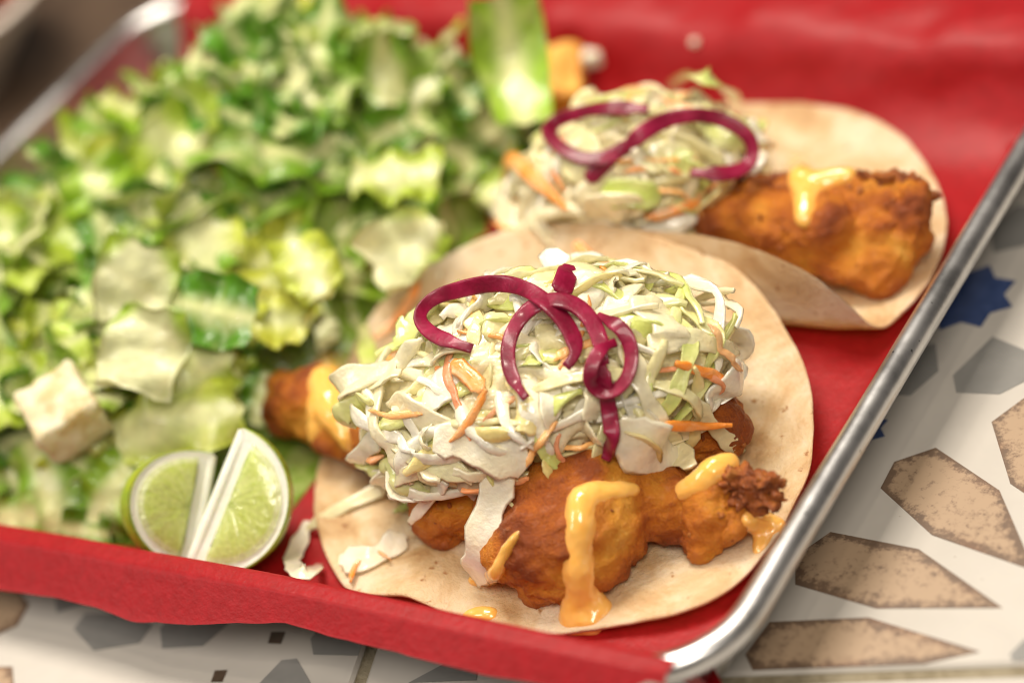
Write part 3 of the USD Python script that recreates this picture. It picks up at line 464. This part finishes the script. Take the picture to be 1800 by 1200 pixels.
sauce('orange sauce running in a bent stripe down the broad front fish', [[(1112, 856, .0018), (1080, 862, .0026), (1040, 868, .0032), (1022, 880, .0034), (1018, 920, .0032), (1018, 970, .0031), (1018, 1010, .0036), (1018, 1050, .0036), (1006, 1080, .0026)], [(1018, 1050, .0034), (1050, 1068, .0028)], [(1018, 1055, .0034), (1004, 1082, .0032), (1035, 1082, .0030), (1058, 1066, .0024)]])
sauce('thick orange sauce draped over left end of long fish strip', [[(578, 632, .0040), (572, 665, .0044), (575, 700, .0046), (590, 730, .0044), (605, 760, .0030), (610, 780, .0020)], [(565, 700, .0035), (556, 740, .0026), (548, 768, .0018)], [(585, 640, .004), (605, 690, .0042), (600, 730, .004)]])
sauce('orange sauce over top of the crisp tailed fish flake', [[(1205, 860, .0024), (1230, 845, .0028), (1252, 822, .0030), (1285, 812, .0024)]])
sauce('orange sauce pooled on tortilla edge beside pan rim', [[(1315, 912, .0020), (1345, 915, .0026), (1365, 922, .0022)], [(1345, 920, .0026), (1340, 945, .0022), (1332, 965, .0016)]])
sauce('small orange sauce drop on the lower edge of front tortilla', [[(820, 1080, .0014), (842, 1077, .0022), (862, 1078, .0020)]])
sauce('orange sauce clinging to lower tip of hanging cabbage strip', [[(838, 1018, .0022), (856, 1014, .0024), (875, 1005, .0020), (880, 985, .0014), (896, 955, .0012), (912, 935, .0010)]], flat=0.0)
sauce('forked orange sauce splash on top of the rear fish', [[(1398, 285, .0026), (1408, 310, .0036), (1420, 330, .0040), (1412, 360, .0028), (1412, 385, .0024)], [(1420, 325, .0036), (1455, 312, .0030), (1490, 305, .0022)]])

# ------------------------------------------------------------------ lime wedges
def lime(label, top, bot, rimpt, z_bot, n, flip, dist_t):
    n = unit(np.array(n, float)); P0 = at(*bot, z_bot)
    def pl(x, y): d = ray(x, y); return CAM + d * ((P0 - CAM) @ n) / (d @ n)
    A, B, Cc = pl(*bot), pl(*top), pl(*rimpt); ax = unit(B - A); rad = np.cross(ax, n) * (1 if not flip else -1); mid = (A + B) / 2; hl = np.linalg.norm(B - A) / 2 * 1.04; R = abs((Cc - mid) @ rad)
    nb = -n; phi = 1.15                                       # wedge angle: from the seen face backwards
    def pt(s, r, a): return mid + ax * s + (rad * math.cos(a) + nb * math.sin(a)) * r
    def el(t): return hl * math.cos(t), R * math.sin(t) ** .92
    nt, na = 36, 16; T = np.linspace(0, math.pi, nt); root = thing('lime_wedge', label, 'lime', (mid[0], mid[1], .005), 'lime wedges by the front rim')
    rind = np.array([[pt(*el(t), a) for a in np.linspace(0, phi, na)] for t in T]); part(root, 'rind', solid_sheet(rind if not flip else rind[:, ::-1], .0009), 'lime_rind')
    for a, sgn in ((0, 1), (phi, -1)):
        rows = []
        nrm = -unit(np.cross(ax, rad * math.cos(a) + nb * math.sin(a))) * (1 if not flip else -1) * sgn
        for q_ in np.linspace(0, 1, 12): rows.append([pt(el(t)[0], el(t)[1] * q_ * .985 + .0003, a) for t in T])
        part(root, 'pith', solid_sheet(np.array(rows), .0007), 'lime_pith')
        F, tint = [], []
        for q_ in np.linspace(0, 1, 26):
            row = []
            for t in np.linspace(0, math.pi, 48):
                s_, r_ = el(t); c_ = np.array([0.0, .25 * R]); s2 = s_ * .87 ; r2 = .15 * R + (r_ * .90 - .13 * R); loc = c_ + (np.array([s2, max(r2, .24 * R)]) - c_) * q_
                bul = (.0006 + .0013 * (1 - q_ ** 6)) + .00035 * (noise(np.array([[t * 14, q_ * 3 + loc[1] * 200, a]]), 4)[0] - .5)
                row.append(pt(loc[0], loc[1], a) + nrm * bul)
                st = noise(np.array([[math.atan2(loc[1] - .1 * R, loc[0]) * 16, loc[1] * 330, 3.0]]), 2)[0]; tint.append(np.array([.46, .60, .07]) * (1 - .5 * st) + np.array([.72, .74, .28]) * .5 * st + (np.array([.18, .15, .2]) if q_ > .9 else 0))
            F.append(row)
        part(root, 'flesh', solid_sheet(np.array(F), .0006), 'lime_flesh', tint=np.vstack([tint, tint]))
    core = ribbon(np.array([pt(s, .0006, phi / 2) for s in np.linspace(-hl * .97, hl * .97, 14)]), np.tile(rad, (14, 1)), .0030 * np.sqrt(np.clip(1 - (np.linspace(-1, 1, 14)) ** 4, .15, 1)), .0028, 10, 2.2); part(root, 'core', core, 'lime_pith')
    return root
lime('front lime wedge with juicy green flesh, leaning on the other wedge', (424, 757), (330, 990), (522, 862), .0150, CR[:, 2] - .22 * CR[:, 0] + .10 * CR[:, 1], False, 0)
lime('rear lime wedge half hidden behind the juicier wedge, salad side', (376, 802), (340, 997), (228, 880), .0110, CR[:, 2] + .7 * CR[:, 0] + .1 * CR[:, 1], True, 0)

# ------------------------------------------------------------------ lettuce salad
FOOT = Polygon([(.030, .020), (.104, .0215), (.142, .0285), (.150, .050), (.158, .068), (.152, .088), (.166, .100), (.170, .122), (.174, .150), (.174, .180), (.178, .198), (.165, .210), (.10, .210), (.074, .206), (.068, .190), (.061, .165), (.058, .145), (.044, .118), (.036, .09), (.030, .06)])
def heap(x, y):
    d = distance(FOOT.exterior, shp_points(x, y)) * np.where(contains_xy(FOOT, x, y), 1, -1); k = np.clip(d / .036, 0, 1); k = 1 - (1 - k) ** 2
    return .006 + (.040 + .012 * np.clip((y - .08) / .1, 0, 1)) * k * (.80 + .4 * fbm(np.stack([x * 38, y * 38, x * 0], -1), 2, 17))
salad = thing('lettuce_salad', 'heap of chopped romaine lettuce tossed in pale dressing', 'salad', (.10, .11, .004))
gx, gy = np.meshgrid(np.linspace(.02, .182, 60), np.linspace(.02, .212, 70), indexing='ij'); hz = heap(gx.ravel(), gy.ravel()).reshape(gx.shape)
inside = contains_xy(FOOT, gx.ravel(), gy.ravel()).reshape(gx.shape)
Pm = np.stack([gx, gy, np.where(inside, np.maximum(hz - .0055, .0052), .0046)], -1); Pm[..., 2] += (fbm(Pm * 130, 3, 5) - .5) * .008 * inside; Pm[..., 2] = np.maximum(Pm[..., 2], .0046)
part(salad, 'packed_leaves', solid_sheet(Pm, .0006), 'lettuce', tint=np.tile([.24, .38, .04], (2 * gx.size, 1)), kind='stuff')
BITS = []
def leaf(c, nn, yaw, L, Wd, rib, green, seed, curl, ruf, name='lettuce_leaf'):
    nu, nv = 13, 19; U, V = np.meshgrid(np.linspace(-1, 1, nu), np.linspace(0, 1, nv), indexing='ij'); r = np.random.default_rng(seed)
    out = (.55 + .45 * np.sin(np.pi * np.clip(V * r.uniform(.55, .8) + r.uniform(.05, .3), 0, 1))) * (1 + .20 * (noise(np.stack([V * 3.2, np.sign(U) * 2, 0 * U + seed], -1), 1) - .5))
    x = U * Wd / 2 * out; y = (V - .5) * L * (1 + .22 * (noise(np.stack([U * 2.2, 0 * U + (V > .5), 0 * U + seed + .5], -1), 2) - .5)); y += .07 * L * (noise(np.stack([U * 3, V * 0, 0 * U + seed], -1), 6) - .5)
    z = curl[0] * (x / .02) ** 2 * .012 + curl[1] * (y / .02) ** 2 * .010 + ruf * np.abs(U) ** 1.4 * np.sin(V * r.uniform(8, 17) + np.sign(U) * 1.3 + seed) + .0035 * (fbm(np.stack([x * 140, y * 140, 0 * x + seed], -1), 2, 3) - .5)
    a, b = math.cos(yaw), math.sin(yaw); T = unit(np.cross(nn, [b, -a, .15])); S = np.cross(T, nn)
    P = c + x[..., None] * S + y[..., None] * T + z[..., None] * nn; P[..., 2] = np.maximum(P[..., 2], .0056)
    k = np.clip((np.abs(U) - rib * (1.15 - V)) / .45, 0, 1)[..., None]; vein = (noise(np.stack([np.abs(U) * 2 - V * 7, V * 0 + seed, U * 0], -1) * 1.6, 4))[..., None]
    dark, mid, pale = np.array([.10, .285, .012]), np.array([.33, .52, .030]), (np.array([.74, .77, .36]) if rib < 1 else np.array([.76, .77, .44])); g = dark * green + mid * (1 - green) if green > 0 else mid * (1 + green) + np.array([.60, .63, .07]) * -green
    tint = pale * (1 - k) + (g * (.8 + .45 * vein)) * k; th = .00055 + .0016 * (1 - k[..., 0]) * (rib > .2)
    m_ = solid_sheet(P, th), np.tile(np.clip(tint, 0, 1).reshape(-1, 3), (2, 1))
    if name is None: BITS.append(m_)
    else: return part(salad, name, m_[0], 'lettuce', tint=m_[1])
minx, miny, maxx, maxy = FOOT.bounds; cnt = 0; tries = 0
while cnt < 280:
    x, y = rng.uniform(minx + .01, maxx - .004), rng.uniform(miny + .006, maxy - .01); tries += 1
    if not FOOT.buffer(-.006).contains(Point(x, y)): continue
    e = .004; z = heap(np.array([x]), np.array([y]))[0]; zx = heap(np.array([x + e]), np.array([y]))[0]; zy = heap(np.array([x]), np.array([y + e]))[0]
    nn = unit(np.array([-(zx - z) / e * .6, -(zy - z) / e * .6, 1]) + rng.normal(0, .42, 3) * [1, 1, .3]); L = rng.uniform(.017, .035); Wd = rng.uniform(.014, .027); edge_d = FOOT.exterior.distance(Point(x, y))
    if edge_d < .016: L *= .7; Wd *= .75
    rib = rng.choice([0, .25, .55], p=[.4, .35, .25]); back_ = np.clip((y - .10) / .08, 0, 1); gr = rng.choice([-.8, -.35, .15, .55, 1.0], p=[.16, .24, .2, .22, .18])
    if y > .13 and x > .09: gr = max(gr, rng.choice([-.3, .5, .9]))
    leaf(np.array([x, y, max(z + rng.uniform(-.006, .003), .010)]), nn, rng.uniform(0, 6.28), L, Wd, rib, gr, cnt + 100, rng.normal(0, 1.0, 2), rng.uniform(.0014, .0046)); cnt += 1
for k in range(150):                              # fine chopped bits between the leaves, past counting
    x, y = rng.uniform(minx + .006, maxx - .002), rng.uniform(miny + .004, maxy - .004)
    if not FOOT.buffer(-.003).contains(Point(x, y)): continue
    z = heap(np.array([x]), np.array([y]))[0]; leaf(np.array([x, y, max(z + rng.uniform(-.006, .002), .008)]), unit(np.array([0, -.3, 1]) + rng.normal(0, .7, 3) * [1, 1, .3]), rng.uniform(0, 6.28), rng.uniform(.010, .020), rng.uniform(.007, .014), rng.choice([0, .3, 1.2]), rng.choice([-.9, -.5, 0, .4]), 2000 + k, rng.normal(0, 1.2, 2), rng.uniform(.0006, .002), None)
nb_ = np.cumsum([0] + [len(m_[0][0]) for m_ in BITS]); part(salad, 'chopped_bits', (np.vstack([m_[0][0] for m_ in BITS]), np.vstack([m_[0][1] + o_ for m_, o_ in zip(BITS, nb_)])), 'lettuce', tint=np.vstack([m_[1] for m_ in BITS]), kind='stuff')
# large single pieces that stand out
for (px, py, z, nrm, yaw, L, Wd, rib, gr) in [
    (903, 125, .044, (.5, -.45, .7), 1.95, .044, .025, .20, .1), (235, 500, .052, (.5, -.62, .55), 1.2, .028, .026, 1.3, -.2), (255, 615, .047, (.45, -.6, .65), 1.3, .027, .026, 1.4, -.1), (375, 545, .046, (.4, -.5, .75), .3, .026, .024, 0, 1.0),
    (710, 435, .036, (.5, -.5, .7), .9, .026, .022, 1.2, -.2), (540, 470, .042, (.2, -.3, .9), 2.4, .026, .020, .3, -.7), (490, 560, .032, (.3, -.5, .8), .2, .024, .018, .3, -1.0), (440, 520, .038, (.5, -.3, .8), 1.2, .020, .016, .2, -.9), (700, 310, .042, (.2, -.2, .95), .4, .030, .020, .5, -.4), (330, 650, .036, (.4, -.6, .7), .6, .030, .026, .5, -.3),
    (310, 740, .028, (.3, -.6, .75), .5, .040, .026, .4, -.6), (80, 850, .020, (.2, -.7, .7), 2.2, .030, .026, .2, .5), (160, 935, .010, (.2, -.6, .75), .2, .018, .014, .1, .9), (200, 860, .018, (.3, -.7, .65), 1.0, .026, .020, .3, .2), (60, 910, .012, (.2, -.7, .7), .3, .030, .020, .2, .4), (130, 910, .010, (.3, -.5, .8), 1.2, .030, .008, 1.0, -.2),
    (460, 700, .016, (.5, -.5, .7), 1.5, .018, .014, .2, .9), (900, 330, .018, (.3, -.5, .8), 1.0, .022, .018, .4, -.2), (470, 50, .058, (.3, -.5, .8), 1.4, .034, .030, .2, -1.0)]:
    cnt += 1; leaf(at(px, py, z), unit(np.array(nrm)), yaw, L * .82, Wd * .82, rib, gr, cnt + 500, rng.normal(0, .7, 2), rng.uniform(.0008, .003))

# ------------------------------------------------------------------ croutons and crumbs
def crouton(label, px, py, z, size, m, seed, rot, name='crouton', cat='crouton'):
    b = m3.Manifold.batch_hull([ball((sx * size[0] / 2, sy * size[1] / 2, sz * size[2] / 2), .11 * max(size), 12) for sx in (-1, 1) for sy in (-1, 1) for sz in (-1, 1)]).refine_to_length(.1 * max(size)).to_mesh()
    t = displace(trimesh.Trimesh(b.vert_properties[:, :3], b.tri_verts, process=True), ((150, .15 * min(size)), (500, .06 * min(size))), seed); v = Rot.from_euler('xyz', rot).apply(t.vertices); c = at(px, py, z) if z else hit(px, py, PAPER)[0] + [0, 0, .001]
    r = thing(name, label, cat, c); part(r, 'chunk', (v + c, t.faces), m)
crouton('pale cube crouton near the left edge above the limes', 112, 722, .036, (.0145, .0145, .011), 'crouton', 3, (.35, -.15, .9))
crouton('toasted orange crouton behind the salad near the rear onion ring', 968, 150, .020, (.016, .015, .013), 'toasted_crouton', 5, (.4, .2, .5))
crouton('small orange crouton sunk among the middle of salad leaves', 400, 282, .052, (.006, .006, .006), 'toasted_crouton', 8, (.4, .2, .5))
crouton('small white cheese crumb on red paper behind the rear taco', 1040, 107, 0, (.005, .004, .003), 'cheese', 9, (0, 0, .5), 'crumb_and_glint', 'cheese')

crouton('tiny white speck standing in for an oil highlight on the red paper at the back', 1222, 80, 0, (.0018, .0015, .0012), 'cheese', 10, (0, 0, .3), 'crumb_and_glint', 'cheese')  # an oil highlight modelled as a pale chip, no real crumb

# ------------------------------------------------------------------ dip bowl beyond the pan
bc = at(-150, 8, .035)
bowl = thing('dip_bowl', 'small pale dip bowl of dark red salsa beyond the pan', 'bowl', (bc[0], bc[1], 0))
prof_b = np.array([(0, 0), (.011, 0), (.0125, .004), (.0190, .016), (.0270, .031), (.0285, .0345), (.0275, .0355), (.0258, .0345), (.0240, .030), (.0170, .018), (.010, .009), (0, .008)])
prof_b = prof_b * [1.7, 1]; t = trimesh.creation.revolve(prof_b, sections=64); t.apply_translation((bc[0], bc[1], .0002)); part(bowl, 'ramekin', t, 'white_ceramic', smooth=40)
gr_ = np.linspace(0, .0400, 20); s = np.array([[(bc[0] + r * math.cos(a), bc[1] + r * math.sin(a), .0300) for a in np.linspace(0, 2 * np.pi, 49)] for r in gr_[1:]]); s[..., 2] += .003 * (fbm(s * 200, 3, 3) - .5)
part(bowl, 'salsa', solid_sheet(s, .002), 'salsa')
